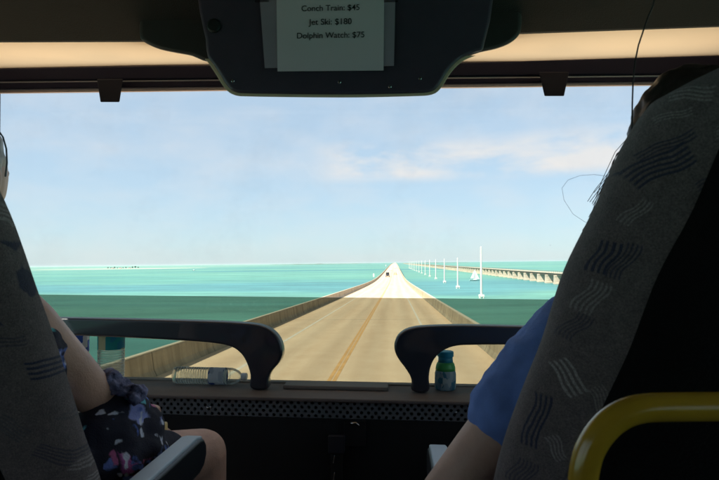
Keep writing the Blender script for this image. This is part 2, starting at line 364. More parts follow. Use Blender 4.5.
# ---- the old bridge, right
OX=92.0; OZ=6.6
ob=root('old_bridge','long disused bridge with pale piers and a brown deck, right of the road','bridge',(OX,100,0))
part('deck_slab',MB().box((OX-.1,90,OZ-.35),(OX+6.6,6400,OZ)),m_conc_old,ob)
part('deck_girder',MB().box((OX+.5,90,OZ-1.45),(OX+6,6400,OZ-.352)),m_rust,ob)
mb=MB()
for y in range(0,560):
    yy=92+4*y
    mb.box((OX+.05,yy,OZ),(OX+.17,yy+.12,OZ+1.0))
mb.box((OX+.04,90,OZ+1.0),(OX+.18,4000,OZ+1.12)).box((OX+.06,90,OZ+.5),(OX+.16,4000,OZ+.58))
part('railing',mb,m_rust,ob)
def pier(mb,y):
    a,b_,c=1.5,1.9,2.3; H_=(OZ-1.452,2.2,-1)
    v=[]; 
    for w,z in ((a,H_[0]),(a+.15,H_[0]-.6),(a,H_[0]-.9),(b_,.9),(c,.6),(c,H_[2])):
        v.append([Vector((OX-.1-w*.15,y-w,z)),Vector((OX+6.6+w*.15,y-w,z)),Vector((OX+6.6+w*.15,y+w,z)),Vector((OX-.1-w*.15,y+w,z))][::-1])
    return mb.rings(v)
for k in range(95): part('pier',pier(MB(),120+19*k),m_conc_old,ob)
far=MB()
for k in range(95,320): pier(far,120+19*k)
o=part('pier',far,m_conc_old,ob); o['kind']='stuff'
# ---- utility poles standing in the water
m_pole=mat('white_concrete_pole',(.74,.71,.64),rough=.7,var=.06,vscale=1)
m_ins=mat('insulator_grey',(.35,.36,.38),rough=.4)
PXX=31.9
def pole_root(h,label,y):
    b=(PXX,y,0); r=root('utility_pole',label,'pole',b,'white utility poles standing in the water')
    part('shaft',MB().tube([(PXX,y,1.2),(PXX,y,h*.5),(PXX,y,h)],[.46,.36,.25],14),m_pole,r,smooth=True)
    part('pile_cap',MB().box((PXX-.95,y-.95,.5),(PXX+.95,y+.95,1.25)),m_pole,r,bevel=.06)
    for sx in (-.6,.6):
        for sy in (-.6,.6): part('pile',MB().tube([(PXX+sx,y+sy,-1.5),(PXX+sx,y+sy,.52)],.24,10,ends=False),m_pole,r,smooth=True)
    for k in range(3): part('insulator',MB().lathe([(.09,0),(.16,.04),(.09,.08),(.16,.12),(.09,.16),(.05,.34)],Matrix.Translation((PXX-.22,y,h-.5-1.9*k))@Matrix.Rotation(R(-90),4,'Y'),10),m_ins,r,smooth=True)
    return r
pole_root(18.9,'nearest and tallest white utility pole standing in the water',210)
nm='second third fourth fifth sixth seventh eighth ninth tenth eleventh twelfth'.split()
p2=pole_root(15.4,'second nearest white utility pole standing in the water',288)
for k in range(1,14):
    lab='%s white utility pole standing in the water, counted from the nearest'%nm[k] if k<11 else 'tiny white utility pole far out where the row merges with the old bridge'
    copy_tree(p2,(PXX,288+77*k,0),lab)
# ---- traffic and signs
m_tyre=mat('tyre_rubber',(.02,.02,.02),rough=.9); m_win=mat('dark_car_glass',(.02,.025,.03),rough=.1)
m_lamp=mat('headlamp_glass',(.8,.8,.75),rough=.2); m_red=mat('tail_lamp_red',(.5,.02,.02),rough=.3)
def vehicle(name,label,cat,x,y,m,prof,L,Wd,face,glassprof,wheels,r0=.36):
    """prof: side outline (s along length from the rear, z); face=+1 drives away from us"""
    zb=zr(y); b=(x,y,zb); r=root(name,label,cat,b)
    def T(s,w,z): return (x+w, y+face*(s-L/2), zb+z)
    def body(pr,w):
        n=len(pr); v=[]
        for sgn,k in ((-1,1),(1,1)):
            for s,z in pr:
                tuck=.86 if z>1.25 and L<6 else 1
                v.append(T(s,sgn*w*tuck,z))
        f=[list(range(n)),list(range(2*n-1,n-1,-1))]+[(i,n+i,n+(i+1)%n,(i+1)%n) for i in range(n)]
        return MB().add(v,f)
    part('body',body(prof,Wd/2),m,r,bevel=.06)
    for q in glassprof: part('window',body(q,Wd/2*1.0+.012),m_win,r)
    for s in wheels:
        for sg in (-1,1):
            M=Matrix.Translation(T(s,sg*(Wd/2-.1),r0))@Matrix.Rotation(PI/2,4,'Y')
            w=part('wheel',MB().lathe([(r0*.9,-.12),(r0,-.08),(r0,.08),(r0*.9,.12)],M,20),m_tyre,r,smooth=False)
            part('rim',MB().lathe([(r0*.55,-.135),(r0*.6,.135)],M,16),m_ins,w)
    for sg in (-1,1):
        part('headlight',MB().box(*[tuple(sorted(c)[i] for c in zip(T(L-.06,sg*Wd*.36-.12,.62),T(L+.03,sg*Wd*.36+.12,.8))) for i in (0,1)]),m_lamp,r)
        part('tail_light',MB().box(*[tuple(sorted(c)[i] for c in zip(T(-.03,sg*Wd*.4-.09,.75),T(.06,sg*Wd*.4+.09,1.0))) for i in (0,1)]),m_red,r)
    return r
SUV=[(0,.35),(0,1.0),(.15,1.1),(.35,1.75),(2.9,1.78),(3.6,1.12),(4.6,1.0),(4.75,.75),(4.75,.35)]
SG=[[(.22,1.15),(.42,1.68),(2.86,1.70),(3.42,1.15)]]
vehicle('parked_car' if 0 else 'oncoming_van','dark van driving towards us in the left lane','van',-3.9,292,mat('dark_car_paint',(.045,.04,.04),rough=.3,coat=.5),[(0,.4),(0,2.2),(.15,2.35),(4.2,2.35),(4.7,1.4),(5.4,1.15),(5.5,.4)],5.5,2.0,-1,[[(4.05,1.35),(4.05,2.15),(4.32,2.15),(4.74,1.4)]],[1,4.5],.38)
vehicle('car','tan car ahead of us in the right lane','car',.1,335,mat('tan_car_paint',(.55,.42,.32),rough=.35,coat=.5),SUV,4.75,1.85,1,SG,[.95,3.8])
vehicle('box_truck','white box truck far ahead at the end of the road','truck',.0,590,mat('white_truck_paint',(.8,.8,.78),rough=.4),[(0,.6),(0,3.9),(6.2,3.9),(6.2,2.9),(7.2,2.7),(7.9,1.7),(8,.6)],8,2.5,1,[[(7.0,1.8),(7.0,2.5),(7.25,2.5),(7.72,1.8)]],[1.4,6.8],.48)
vehicle('car','white car far ahead driving towards us beyond the dark van','car',-3.8,470,mat('white_car_paint',(.78,.78,.78),rough=.3,coat=.5),SUV,4.75,1.85,-1,SG,[.95,3.8])
m_sign=mat('white_sign_face',(.8,.8,.78),rough=.5); m_galv=mat('galvanised_post',(.45,.46,.46),rough=.5,metal=.3)
for y,h,lab in ((222,3.0,'small white road sign behind the left barrier, nearer one'),(520,4.4,'taller white road sign behind the left barrier, farther one')):
    x=XL-.62; z=zr(y); r=root('road_sign',lab,'sign',(x,y,z-.5),'white signs along the left barrier')
    part('post',MB().tube([(x,y,z-.5),(x,y,z+h-.6)],.06,10),m_galv,r,smooth=True)
    part('sign_board',MB().box((x-.28,y-.05,z+h-1.3),(x+.28,y-.02,z+h)),m_sign,r,bevel=.01)
    part('bracket',MB().box((x-.12,y-.02,z-.4),(x+.3,y+.1,z-.1)),m_galv,r)
# ---- sailing boat and motor boat
def P2(pts,y0,y1): return MB().prism(pts,y0,y1)
m_boat=mat('white_gelcoat',(.82,.82,.8),rough=.3); m_sail=mat('white_sail',(.85,.84,.8),rough=.8); m_mast=mat('pale_mast',(.6,.6,.6),rough=.4,metal=.4)
sx_,sy_=55.5,397
r=root('sailing_boat','small white sailing boat between the poles and the old bridge','boat',(sx_,sy_,0))
hull=MB().rings([[Vector((sx_+a,sy_+w*k,z0+(1-abs(k))*-.7*(1 if abs(k)<1 else 0))) for k in (-1,-.6,0,.6,1)] for a,w,z0 in ((-3.3,.7,.85),(-1.5,1.15,.8),(1,1.2,.8),(3,.6,.95),(3.9,.05,1.1))],closed=False)
part('hull',hull,m_boat,r,smooth=True); part('deck',MB().box((sx_-3,sy_-.6,.72),(sx_+2.8,sy_+.6,.84)),m_boat,r); part('cabin',MB().box((sx_-.6,sy_-.5,.84),(sx_+1.4,sy_+.5,1.35)),m_boat,r,bevel=.1)
part('mast',MB().tube([(sx_+.5,sy_,.8),(sx_+.5,sy_,8.6)],[.09,.05],8),m_mast,r); part('boom',MB().tube([(sx_+.5,sy_,1.7),(sx_-2.8,sy_-.5,1.75)],.05,8),m_mast,r)
def sail(a,b,c,th=.03):
    a,b,c=map(Vector,(a,b,c)); rows=[]
    for i in range(9):
        f=i/8; p=a.lerp(c,f); q=b.lerp(c,f); rows.append([p.lerp(q,k/6)+Vector((0,-.35*math.sin(PI*k/6)*(1-f)*math.sin(PI*min(1,f+.2)),0)) for k in range(7)])
    return MB().rings(rows,closed=False)
part('mainsail',sail((sx_+.42,sy_,1.85),(sx_-2.7,sy_-.5,1.9),(sx_+.42,sy_,8.3)),m_sail,r,smooth=True); part('jib',sail((sx_+3.7,sy_,1.2),(sx_+.7,sy_-.6,1.5),(sx_+.6,sy_,7.4)),m_sail,r,smooth=True)
b=dpt(190.5,1250); r=root('motor_boat','tiny white motor boat on the open water at left','boat',tuple(b))
hull=MB().rings([[Vector((b.x+a,b.y+w*k,z0-(1-abs(k))*.8)) for k in (-1,-.5,0,.5,1)] for a,w,z0 in ((-4,1.1,1.1),(-1,1.3,1.1),(2,1.1,1.25),(4.3,.05,1.5))],closed=False)
part('hull',hull,m_boat,r,smooth=True); part('deck',MB().box((b.x-3.8,b.y-1,.9),(b.x+2.2,b.y+1,1.02)),m_boat,r); part('cabin',MB().box((b.x-1.6,b.y-.8,1.02),(b.x+1,b.y+.8,2.7)),m_boat,r,bevel=.15)
part('windscreen',MB().box((b.x+1.0,b.y-.7,1.7),(b.x+1.03,b.y+.7,2.4)),m_win,r)
# ---- sea haze
m=bpy.data.materials.new('sea_haze'); m.use_nodes=True; t=m.node_tree
for n in list(t.nodes): t.nodes.remove(n)
o_=N(t,'ShaderNodeOutputMaterial'); v=N(t,'ShaderNodeVolumePrincipled',inp={'Color':(.93,.96,1,1),'Density':.000022,'Anisotropy':.3}); t.links.new(v.outputs[0],o_.inputs['Volume'])
hz=single('haze',MB().box((-31000,-2100,-3),(31000,38500,34)),m,'pale sea haze over the water',None,kind='stuff')

# ================================================================ INSIDE THE COACH
m_black=mat('black_trim_plastic',(.012,.012,.013),rough=.55,bump=.2,bscale=400)
m_ceil=mat('dark_ceiling_lining',(.022,.023,.022),rough=.9,bump=.3,bscale=300)
m_navy=mat('dark_console_plastic',(.075,.055,.085),rough=.42,var=.08,vscale=20,bump=.15,bscale=500)
m_wing=mat('dark_console_side',(.042,.038,.038),rough=.6,bump=.15,bscale=500)
m_beige=mat('beige_moulding',(.90,.70,.47),rough=.6,var=.04,vscale=5)
m_ledge=mat('grey_brown_ledge',(.15,.122,.108),rough=.65,var=.12,vscale=14,bump=.15,bscale=300)
m_grille=mat('grille_metal',(.13,.14,.15),rough=.5)
m_dark=mat('cabinet_black',(.008,.008,.009),rough=.7)
m_bar=mat('charcoal_bar_plastic',(.022,.027,.040),rough=.32,bump=.1,bscale=600,coat=.6)
m_metal=mat('bare_metal',(.6,.6,.6),rough=.25,metal=1)
BX=-.22; WL,WR=BX-1.3,BX+1.3; FLZ=-1.0
def xz(px,py,Y): p=P(px,py,Y); return (p.x,p.z)
# ---- coach shell
m_pane=glass('side_pane_glass',(.93,.95,.94),.04)
m_floor=mat('coach_floor',(.03,.03,.032),rough=.8)
sh=root('tour_coach','dark coach body around the seats, with floor, ceiling and walls','coach',(BX,0,FLZ),bus=True)
part('floor',MB().box((WL,-2.2,FLZ-.08),(WR,2.0,FLZ)),m_floor,sh)
EDG=[(-190,42.5),(140,40.5),(360,37),(522,32.5),(860,21)]
ce=MB(); e0=[P(x,y,1.5) for x,y in EDG]; e0[0].x=WL; e0[-1].x=WR
def up_(p,y,z): return Vector((p.x,y,z))
ce.rings([[up_(p,1.52,.9),up_(p,1.52,p.z+.004),p,up_(p,1.2,.75),up_(p,-2.2,.75),up_(p,-2.2,.9),up_(p,1.51,.9)] for p in e0],closed=False)
part('ceiling',ce,m_ceil,sh)
for s,x in ((-1,WL),(1,WR)):
    xa,xb=sorted((x,x+s*.08)); w=MB().box((xa,-2.2,FLZ),(xb,2.06,-.35)).box((xa,-2.2,.55),(xb,2.06,.9)).box((xa,1.75,-.35),(xb,2.06,.55)).box((xa,-.65,-.35),(xb,-.55,.55)).box((xa,-2.2,-.35),(xb,-2.1,.55))
    part('side_wall',w,m_ceil,sh); part('side_pane',MB().box((x+s*.03,-2.1,-.35),(x+s*.04,1.75,.55)),m_pane,sh)
part('rear_wall',MB().box((WL,-2.28,FLZ),(WR,-2.2,.9)),m_ceil,sh)
part('nose_panel',MB().box((WL,1.98,FLZ),(WR,2.06,-.44)),m_ceil,sh)
# ---- windshield
ws=root('windshield','wide front windshield with a darker tinted lower half','windshield',(BX,2.0,-.44),bus=True)
zt0=P(40,294.5,2.0).z; zt1=P(563,299.5,2.0).z
a=P(40,294.5,2.0); b=P(563,299.5,2.0); sl=(b.z-a.z)/(b.x-a.x)
zl=a.z+sl*(WL-a.x); zr_=a.z+sl*(WR-a.x)
def pane(z0l,z0r,z1l,z1r,y=2.0,th=.006):
    return MB().prism([(WL,z0l),(WR,z0r),(WR,z1r),(WL,z1l)],y,y+th)
part('upper_pane',pane(zl,zr_,.7,.7),glass('clear_glass',(.985,.99,.985),.04,.05),ws)
part('lower_pane',pane(-.44,-.44,zl-.0005,zr_-.0005),glass('tinted_glass',(.505,.535,.50),.05,.06),ws,'darker tinted lower half')
m_diffuser=bpy.data.materials.new('added_light_diffuser'); m_diffuser.use_nodes=True; t=m_diffuser.node_tree
tr=N(t,'ShaderNodeBsdfTranslucent',inp={0:(.85,.85,.83,1)}); t.links.new(tr.outputs[0],t.nodes['Material Output'].inputs[0])
part('roof_light_diffuser',MB().add([(WL,1.505,.89),(WR,1.505,.89),(WR,2.006,.89),(WL,2.006,.89)],[(0,1,2,3)]),m_diffuser,ws)  # added unseen panel that spreads sun and sky light onto the beige strip
part('sun_baffle',MB().box((WL,1.88,.715),(WR,2.0,.735)),m_ceil,ws)  # added unseen baffle, keeps a sliver of sun off the ledge
part('header_glass',pane(.7005,.7005,.88,.88),glass('header_glass',(.95,.96,.96),.04),ws)
sealz=P(240,383.5,1.99).z
part('seal',MB().box((WL,1.965,-.425),(WR,1.998,sealz+.004)),mat('grey_rubber_seal',(.20,.20,.19),rough=.6),ws)
hz0=P(240,92.5,1.97)
part('upper_frame',MB().prism([xz(-40,93.3,1.95),xz(720,84,1.95),(WR,.72),(WL,.72)],1.95,1.96),mat('pinkish_frame_edge',(.65,.50,.45),rough=.5),ws)
# ---- roller blind cassette with brackets
m_brk=mat('bracket_black',(.012,.012,.02),rough=.6,spec=.08)
rb=root('roller_blind','dark rolled up sun blind cassette across the top of the windshield','blind',(BX,1.85,.6),bus=True)
part('cassette',MB().prism([xz(-40,69,1.85),xz(150,65.5,1.85),xz(230,65,1.85),xz(440,63,1.85),xz(720,55,1.85),xz(720,73.5,1.85),xz(-40,81,1.85)],1.85,1.90),mat('blind_cassette',(.012,.012,.024),rough=.6,spec=.05),rb,bevel=.006)
part('bottom_rail',MB().prism([xz(-40,82.6,1.85),xz(720,75.4,1.85),xz(720,80.5,1.85),xz(-40,89.6,1.85)],1.852,1.872),mat('blind_rail',(.010,.010,.022),rough=.6,spec=.05),rb,bevel=.004)
part('trim_strip',MB().prism([xz(-40,80.4,1.87),xz(720,72.9,1.87),xz(720,76.5,1.87),xz(-40,84,1.87)],1.86,1.9),mat('blind_trim',(.34,.32,.36),rough=.4),rb)
for pts in ([(97,79),(123,79),(119.5,102),(100.5,102)],[(539,72),(569,72),(564,96),(544.5,96)]):
    part('bracket',MB().tprism(pts,1.80,1.83,1.0),m_brk,rb,bevel=.003)
# ---- beige valance behind/above the blind
va=MB().add([P(-190,40.5,1.525),P(140,38.5,1.525),P(360,35,1.525),P(522,30.5,1.525),P(860,19,1.525),P(860,51,1.9),P(522,61,1.9),P(360,62,1.9),P(140,65,1.9),P(-190,72,1.9)],[])
v=va.v; th=Vector((0,0,.02))
va=MB().rings([[v[i],v[9-i]] for i in range(5)],closed=False)
m_val=mat('beige_fabric_valance',(.90,.68,.43),rough=.7,var=.04,vscale=5); t=m_val.node_tree
tr=N(t,'ShaderNodeBsdfTranslucent',inp={0:(.92,.68,.42,1)}); ms=N(t,'ShaderNodeMixShader',inp={0:.5}); t.links.new(t.nodes['Principled BSDF'].outputs[0],ms.inputs[1]); t.links.new(tr.outputs[0],ms.inputs[2]); t.links.new(ms.outputs[0],t.nodes['Material Output'].inputs[0])  # translucency added so light from the roof opening brightens the strip
single('ceiling_valance',va,m_val,'beige moulded ceiling strip above the dark blind cassette','moulding',(BX,1.7,.62),bus=True)
# ---- overhead console
oc=root('overhead_console','dark blue-black overhead console with beige rim hanging from the ceiling','console',(-.13,1.5,.45),bus=True)
wingo=[(139,-60),(139,20),(140,38),(147,44),(160,49.5),(176,53),(192,56),(208,62),(330,62),(462,58),(480,52.5),(496,49),(508,44.5),(517,38),(521.5,30),(522,10),(522,-60)]
part('side_fairing',MB().tprism(cat(wingo,3),1.44,1.62,.97),m_wing,oc,bevel=.012)
cen=[(206,-60),(205,40),(207,57),(213,65),(219.5,75),(225,84),(231,90.5),(240,93.6),(300,94.6),(360,94.8),(424,93.2),(434,91),(440,85),(446,75),(453,66),(462,58.5),(475,53),(484,49),(484,-60)]
def offs(pts,d):
    out=[]; n=len(pts)
    for i,(x,y) in enumerate(pts):
        a=Vector(pts[max(i-1,0)]); b=Vector(pts[min(i+1,n-1)]); t=(b-a).normalized(); out.append((x-t.y*d,y+t.x*d))
    return out
part('monitor_housing',MB().tprism(cat(cen,3),1.32,1.40,.95),m_navy,oc,bevel=.010)
rimo=offs([tuple(q) for q in cat(cen[2:-2],3,False)],2.6)
part('rim',MB().tprism(rimo,1.330,1.342,1.0),m_beige,oc,bevel=.004)
# lighter ridge where the fairing meets the ceiling
for px,py in ((233,81),(339.5,82),(390,86.5),(420,78.3)):
    p=P(px,py,1.318); M=Matrix.Translation(p)@Matrix.Rotation(PI/2,4,'X')
    s_=part('screw',MB().lathe([(.0042,-.002),(.0042,.0015),(.003,.003),(.001,.0032)],M,14),m_metal,oc,smooth=False)
p=P(214,26,1.318); part('recess_plug',MB().lathe([(.017,0),(.017,.003),(.013,.006)],Matrix.Translation(p)@Matrix.Rotation(PI/2,4,'X'),24),m_black,oc)
# ---- price notice
pn=root('price_notice','grey paper price list taped to the overhead console','notice',tuple(P(330,70,1.31)),bus=True)
m_pap1=mat('grey_sleeve',(.42,.34,.42),rough=.35,var=.05); m_pap2=mat('white_paper',(.86,.72,.80),rough=.7,var=.04,vscale=3)
part('backing_sheet',MB().prism([xz(257,-40,1.314),xz(265,68.2,1.314),xz(394,66,1.314),xz(396,-40,1.314)],1.312,1.314),m_pap1,pn)
part('front_sheet',MB().prism([xz(276,-40,1.31),xz(277.5,71.3,1.31),xz(383.5,70.4,1.31),xz(384.5,-40,1.31)],1.3095,1.3105),m_pap2,pn)
m_ink=mat('black_ink',(.012,.012,.014),rough=.8)
for txt,px,py,wd in (('Dolphin Watch: $75',330.5,35.3,68),('Jet Ski: $180',330.5,21.8,43.5),('Conch Train: $45',330.5,8.0,58.5),('Snorkel Trip: $55',330.5,-6,60)):
    if txt.startswith('Snorkel'): continue
    cu=bpy.data.curves.new('t','FONT'); cu.body=txt; cu.align_x='CENTER'; cu.align_y='CENTER'; cu.offset=.006
    to=bpy.data.objects.new('t',cu); COL.objects.link(to); bpy.context.view_layer.update()
    me=bpy.data.meshes.new_from_object(to); w=max(v.co.x for v in me.vertices)-min(v.co.x for v in me.vertices)
    bpy.data.objects.remove(to); k=wd/F*1.31/w; mb=MB(); c=P(px,py,1.3082)
    mb.add([Vector((c.x+v.co.x*k,c.y,c.z+v.co.y*k)) for v in me.vertices],[list(p.vertices) for p in me.polygons])
    part('text_line',mb,m_ink,pn)
for px in (262,391): part('tape',MB().box(*[tuple(sorted(c)[i] for c in zip(P(px-7,2,1.3085),P(px+7,-14,1.3095))) for i in (0,1)]),glass('clear_tape',(.8,.8,.8),.1),pn)
# ---- dashboard ledge and front cabinet
fc=root('front_cabinet','black front cabinet with grey brown ledge and perforated strip below the windshield','cabinet',(BX,1.75,FLZ),bus=True)
LZ=P(240,386.5,1.9).z
part('ledge',MB().box((WL,1.755,LZ-.012),(WR,1.962,LZ)),m_ledge,fc,bevel=.004)
part('carcass',MB().box((WL,1.802,FLZ),(WR,1.95,LZ-.0125)),m_dark,fc)
part('lower_panel',MB().box((WL,1.772,FLZ+.05),(WR,1.80,LZ-.068)),m_dark,fc)
gz1=LZ-.0125; gz0=LZ-.0665; gm=MB(); px_=.0225; rows=4; rz=(gz1-gz0)/rows; cols=int((WR-WL)/px_)
for r_ in range(rows):
    for c_ in range(cols):
        x0=WL+c_*px_+(px_/2 if r_%2 else 0); z0=gz0+r_*rz; cx,cz=x0+px_/2,z0+rz/2; rr=.0052
        sq=[(x0,z0),(cx,z0),(x0+px_,z0),(x0+px_,cz),(x0+px_,z0+rz),(cx,z0+rz),(x0,z0+rz),(x0,cz)]
        oc_=[(cx+rr*math.cos(PI*1.25+PI/4*k),cz+rr*math.sin(PI*1.25+PI/4*k)) for k in range(8)]
        vs=[(a,1.771,b) for a,b in sq]+[(a,1.771,b) for a,b in oc_]+[(a,1.777,b) for a,b in oc_]
        gm.add(vs,[(k,(k+1)%8,8+(k+1)%8,8+k) for k in range(8)]+[(8+k,8+(k+1)%8,16+(k+1)%8,16+k) for k in range(8)])
part('perforated_grille',gm,m_grille,fc)
for px,py in ((207.5,407.8),(210.6,407.2),(456,412.5)):
    part('screw',MB().lathe([(.0045,-.003),(.0045,0),(.003,.002),(.0008,.0022)],Matrix.Translation(P(px,py,1.770))@Matrix.Rotation(PI/2,4,'X'),12),m_metal,fc,smooth=True)
part('tray',MB().box((P(289,0,1.93).x,1.87,LZ+.0005),(P(391,0,1.93).x,1.955,LZ+.014)),mat('pale_tray',(.18,.155,.135),rough=.5),fc,bevel=.004)
part('latch',MB().tube([P(351.5,423.5,1.757),P(355.5,423,1.752),P(359,425.5,1.757)],[.003,.0038,.003],10),m_metal,fc,smooth=True)
part('latch_plate',MB().box(*[tuple(sorted(c)[i] for c in zip(P(344,421,1.762),P(366,446,1.771))) for i in (0,1)]),m_black,fc,bevel=.002)
ra=root('retractable_strap','black strap with a metal edge hanging on the cabinet below the grille','strap',tuple(P(336,480,1.747)),bus=True)
part('webbing',MB().box(*[tuple(sorted(c)[i] for c in zip(P(331,438,1.759),P(342,560,1.769))) for i in (0,1)]),m_black,ra,bevel=.002)
part('buckle',MB().box(*[tuple(sorted(c)[i] for c in zip(P(328,436,1.747),P(345,452,1.77))) for i in (0,1)]),mat('buckle_plastic',(.03,.03,.04),rough=.3),ra,bevel=.004)
for y0,y1 in ((456,463),(473,481)): part('metal_edge',MB().tube([P(334.5,y0,1.755),P(333.5,y1,1.755)],.0018,8),m_metal,ra,smooth=True)
# ---- curved grab bars in front of the glass
def grab(outer,label):
    g=root('guard_rail',label,'guard rail',tuple(P(outer[-3][0],386,1.87)),'guard rails on the front ledge',bus=True)
    part('rail_body',MB().prism([xz(x,y,1.87) for x,y in cat(outer)],1.845,1.895),m_bar,g,bevel=.009); 
    return g
lt=[(-60,316),(50,317),(130,318.4),(215,320.6),(248,322.5),(262,324.5),(272,329),(279,336),(283,345),(283.5,354),(280,362),(273,370),(269.5,377),(268.5,387.5),(252.5,387),(251.8,374),(249,364),(244,354.5),(236,347.5),(225,344),(205,341.5),(150,338),(60,334.5),(-60,333)]
grab([(x,y) for x,y in lt],'dark curved guard rail on the ledge at left, ending near the bottle lying flat')
ltm=[(720,331),(560,326.5),(470,324.5),(440,324.8),(418,326),(406,329),(398,335),(394.5,343),(395,351),(399,359),(405,367),(409.5,374),(411.5,380),(412,389.5),(428,390),(428.5,377),(430,367),(434,358),(441,351),(450,346.5),(462,344.5),(500,344),(560,345),(720,349)]
grab(ltm,'dark curved guard rail on the ledge at right, beside the teal capped bottle')
# ---- bottles
def clear(name,tint):
    m=glass(name,tint,.14); return m
def petmat(name,frost=.10):
    m=glass(name,(.93,.95,.94),.08); t=m.node_tree; o=[n for n in t.nodes if n.type=='OUTPUT_MATERIAL'][0]; l=o.inputs[0].links[0].from_socket
    d=N(t,'ShaderNodeBsdfTranslucent',inp={0:(.8,.84,.85,1)}); x=N(t,'ShaderNodeMixShader',inp={0:frost}); t.links.new(l,x.inputs[1]); t.links.new(d.outputs[0],x.inputs[2]); t.links.new(x.outputs[0],o.inputs[0]); return m
m_pet=petmat('clear_bottle'); m_rib=petmat('rib_plastic',.38); m_water=clear('bottle_water',(.80,.87,.86)); m_white=mat('white_cap',(.8,.8,.8),rough=.4)
def label_mat(name,base,cols,sc,axis=(1,1,1),th=.5):
    m=mat(name,base,rough=.45); t=m.node_tree; b=t.nodes['Principled BSDF']; tc=N(t,'ShaderNodeTexCoord'); mp=N(t,'ShaderNodeMapping',inp={3:axis}); t.links.new(tc.outputs['Object'],mp.inputs[0])
    v=N(t,'ShaderNodeTexVoronoi',distance='CHEBYCHEV',inp={'Scale':sc,'Randomness':.8}); t.links.new(mp.outputs[0],v.inputs['Vector'])
    r=N(t,'ShaderNodeValToRGB'); r.color_ramp.interpolation='CONSTANT'; e=r.color_ramp.elements; e[0].color=(*base,1); e[1].position=th; e[1].color=(*cols[0],1)
    for k,c in enumerate(cols[1:]): x=e.new(th+(1-th)*(k+1)/len(cols)); x.color=(*c,1)
    s=N(t,'ShaderNodeSeparateColor'); t.links.new(v.outputs['Color'],s.inputs[0]); t.links.new(s.outputs[0],r.inputs[0]); t.links.new(r.outputs[0],b.inputs['Base Color'])
    tr=N(t,'ShaderNodeBsdfTranslucent'); t.links.new(r.outputs[0],tr.inputs[0]); ms=N(t,'ShaderNodeMixShader',inp={0:.5}); t.links.new(b.outputs[0],ms.inputs[1]); t.links.new(tr.outputs[0],ms.inputs[2]); t.links.new(ms.outputs[0],t.nodes['Material Output'].inputs[0]); return m
def bottle(label,M,h,r,capm,lab_m,lz0,lz1,bodym=m_pet,neck=.78,ribs=True,shoulder=None,base=None,fill=.6,capr=.42):
    rt=root('water_bottle',label,'bottle',tuple(base or M.translation),bus=True)
    prof=[(r*.55,0),(r*.93,.003),(r,.010)]
    n=14; top=h*neck
    for k in range(n+1):
        z=.012+(top-.012)*k/n; rr=r*(1-(.0 if (k%2 and ribs and not(lz0<z<lz1)) else 0)); prof.append((rr,z))
    cr_=r*capr
    prof+=[(r*.93,top+(h-top)*.22),(r*.68,top+(h-top)*.5),(cr_*.9,top+(h-top)*.66),(cr_*.9,h-.016)]
    part('bottle_body',MB().lathe(prof,M,28),bodym,rt,smooth=True)
    if ribs:
        rm=MB()
        for k in range(1,24):
            z=.008+k*.0088
            if z<top-.004 and not(lz0-.003<z<lz1+.003): rm.lathe([(r*.985,z-.0022),(r*1.012,z),(r*.985,z+.0022)],M,28,cap=False)
        part('ribs',rm,m_rib,rt,smooth=True)
    part('cap',MB().lathe([(cr_,h-.018),(cr_*1.04,h-.016),(cr_*1.04,h-.002),(cr_*.9,h)],M,24),capm,rt,smooth=False)
    if lab_m: part('bottle_label',MB().lathe([(r*1.012,lz0),(r*1.012,lz1)],M,32,cap=False),lab_m,rt,smooth=True)
    return rt,prof
def T3(p): return Matrix.Translation(p)
LZv=lambda px,Y: Vector((P(px,386,Y).x,Y,LZ))
bottle('upright clear bottle with blue and white label, half hidden behind the bare arm at left',T3(LZv(76,1.935)),.215,.042,m_white,label_mat('blue_white_label',(.72,.74,.78),[(.03,.07,.35),(.05,.12,.5)],26,(1,1,.8),.5),.105,.168)
bottle('upright clear bottle with a teal picture label between the arm and the bridge barrier',T3(LZv(111,1.935)),.215,.045,mat('blue_cap',(.02,.2,.45),rough=.4),label_mat('teal_label',(.02,.32,.36),[(.03,.20,.24),(.05,.42,.42),(.55,.55,.35),(.02,.25,.42)],30,(1,1,.6),.25),.118,.168)
pz=P(212,377,1.92); Mh=T3(Vector((P(176,0,1.92).x,1.925,LZ+.030)))@Matrix.Rotation(R(90),4,'Y')@Matrix.Rotation(R(1.0),4,'X')
bottle('clear ribbed water bottle lying flat on the ledge by the left rail',Mh,.262,.0295,m_white,label_mat('small_print_label',(.70,.73,.78),[(.05,.10,.32),(.5,.55,.62)],60,(1,1,.5),.62),.132,.186,base=Mh.translation)
Mr=T3(Vector((P(448,0,1.92).x,1.92,LZ)))
rt=root('juice_bottle','small opaque bottle with teal cap and green shoulder on the right of the ledge','bottle',tuple(Mr.translation),bus=True)
part('bottle_body',MB().lathe([(.026,0),(.034,.003),(.036,.012),(.036,.055),(.0345,.060),(.0335,.066)],Mr,28),label_mat('pale_blue_label',(.42,.55,.60),[(.22,.36,.50),(.62,.70,.70),(.10,.30,.42)],70,(1,1,.6),.5),rt,smooth=True)
part('shoulder',MB().lathe([(.0335,.066),(.0332,.076),(.030,.088),(.026,.094)],Mr,28),mat('green_plastic',(.07,.42,.10),rough=.35),rt,smooth=True)
part('neck',MB().lathe([(.026,.094),(.0245,.104),(.0245,.112)],Mr,28),mat('cyan_neck',(.03,.30,.42),rough=.35),rt,smooth=True)
part('cap',MB().lathe([(.026,.1125),(.0275,.114),(.0275,.128),(.025,.131)],Mr,28),mat('teal_cap',(.01,.30,.46),rough=.35),rt,smooth=False)

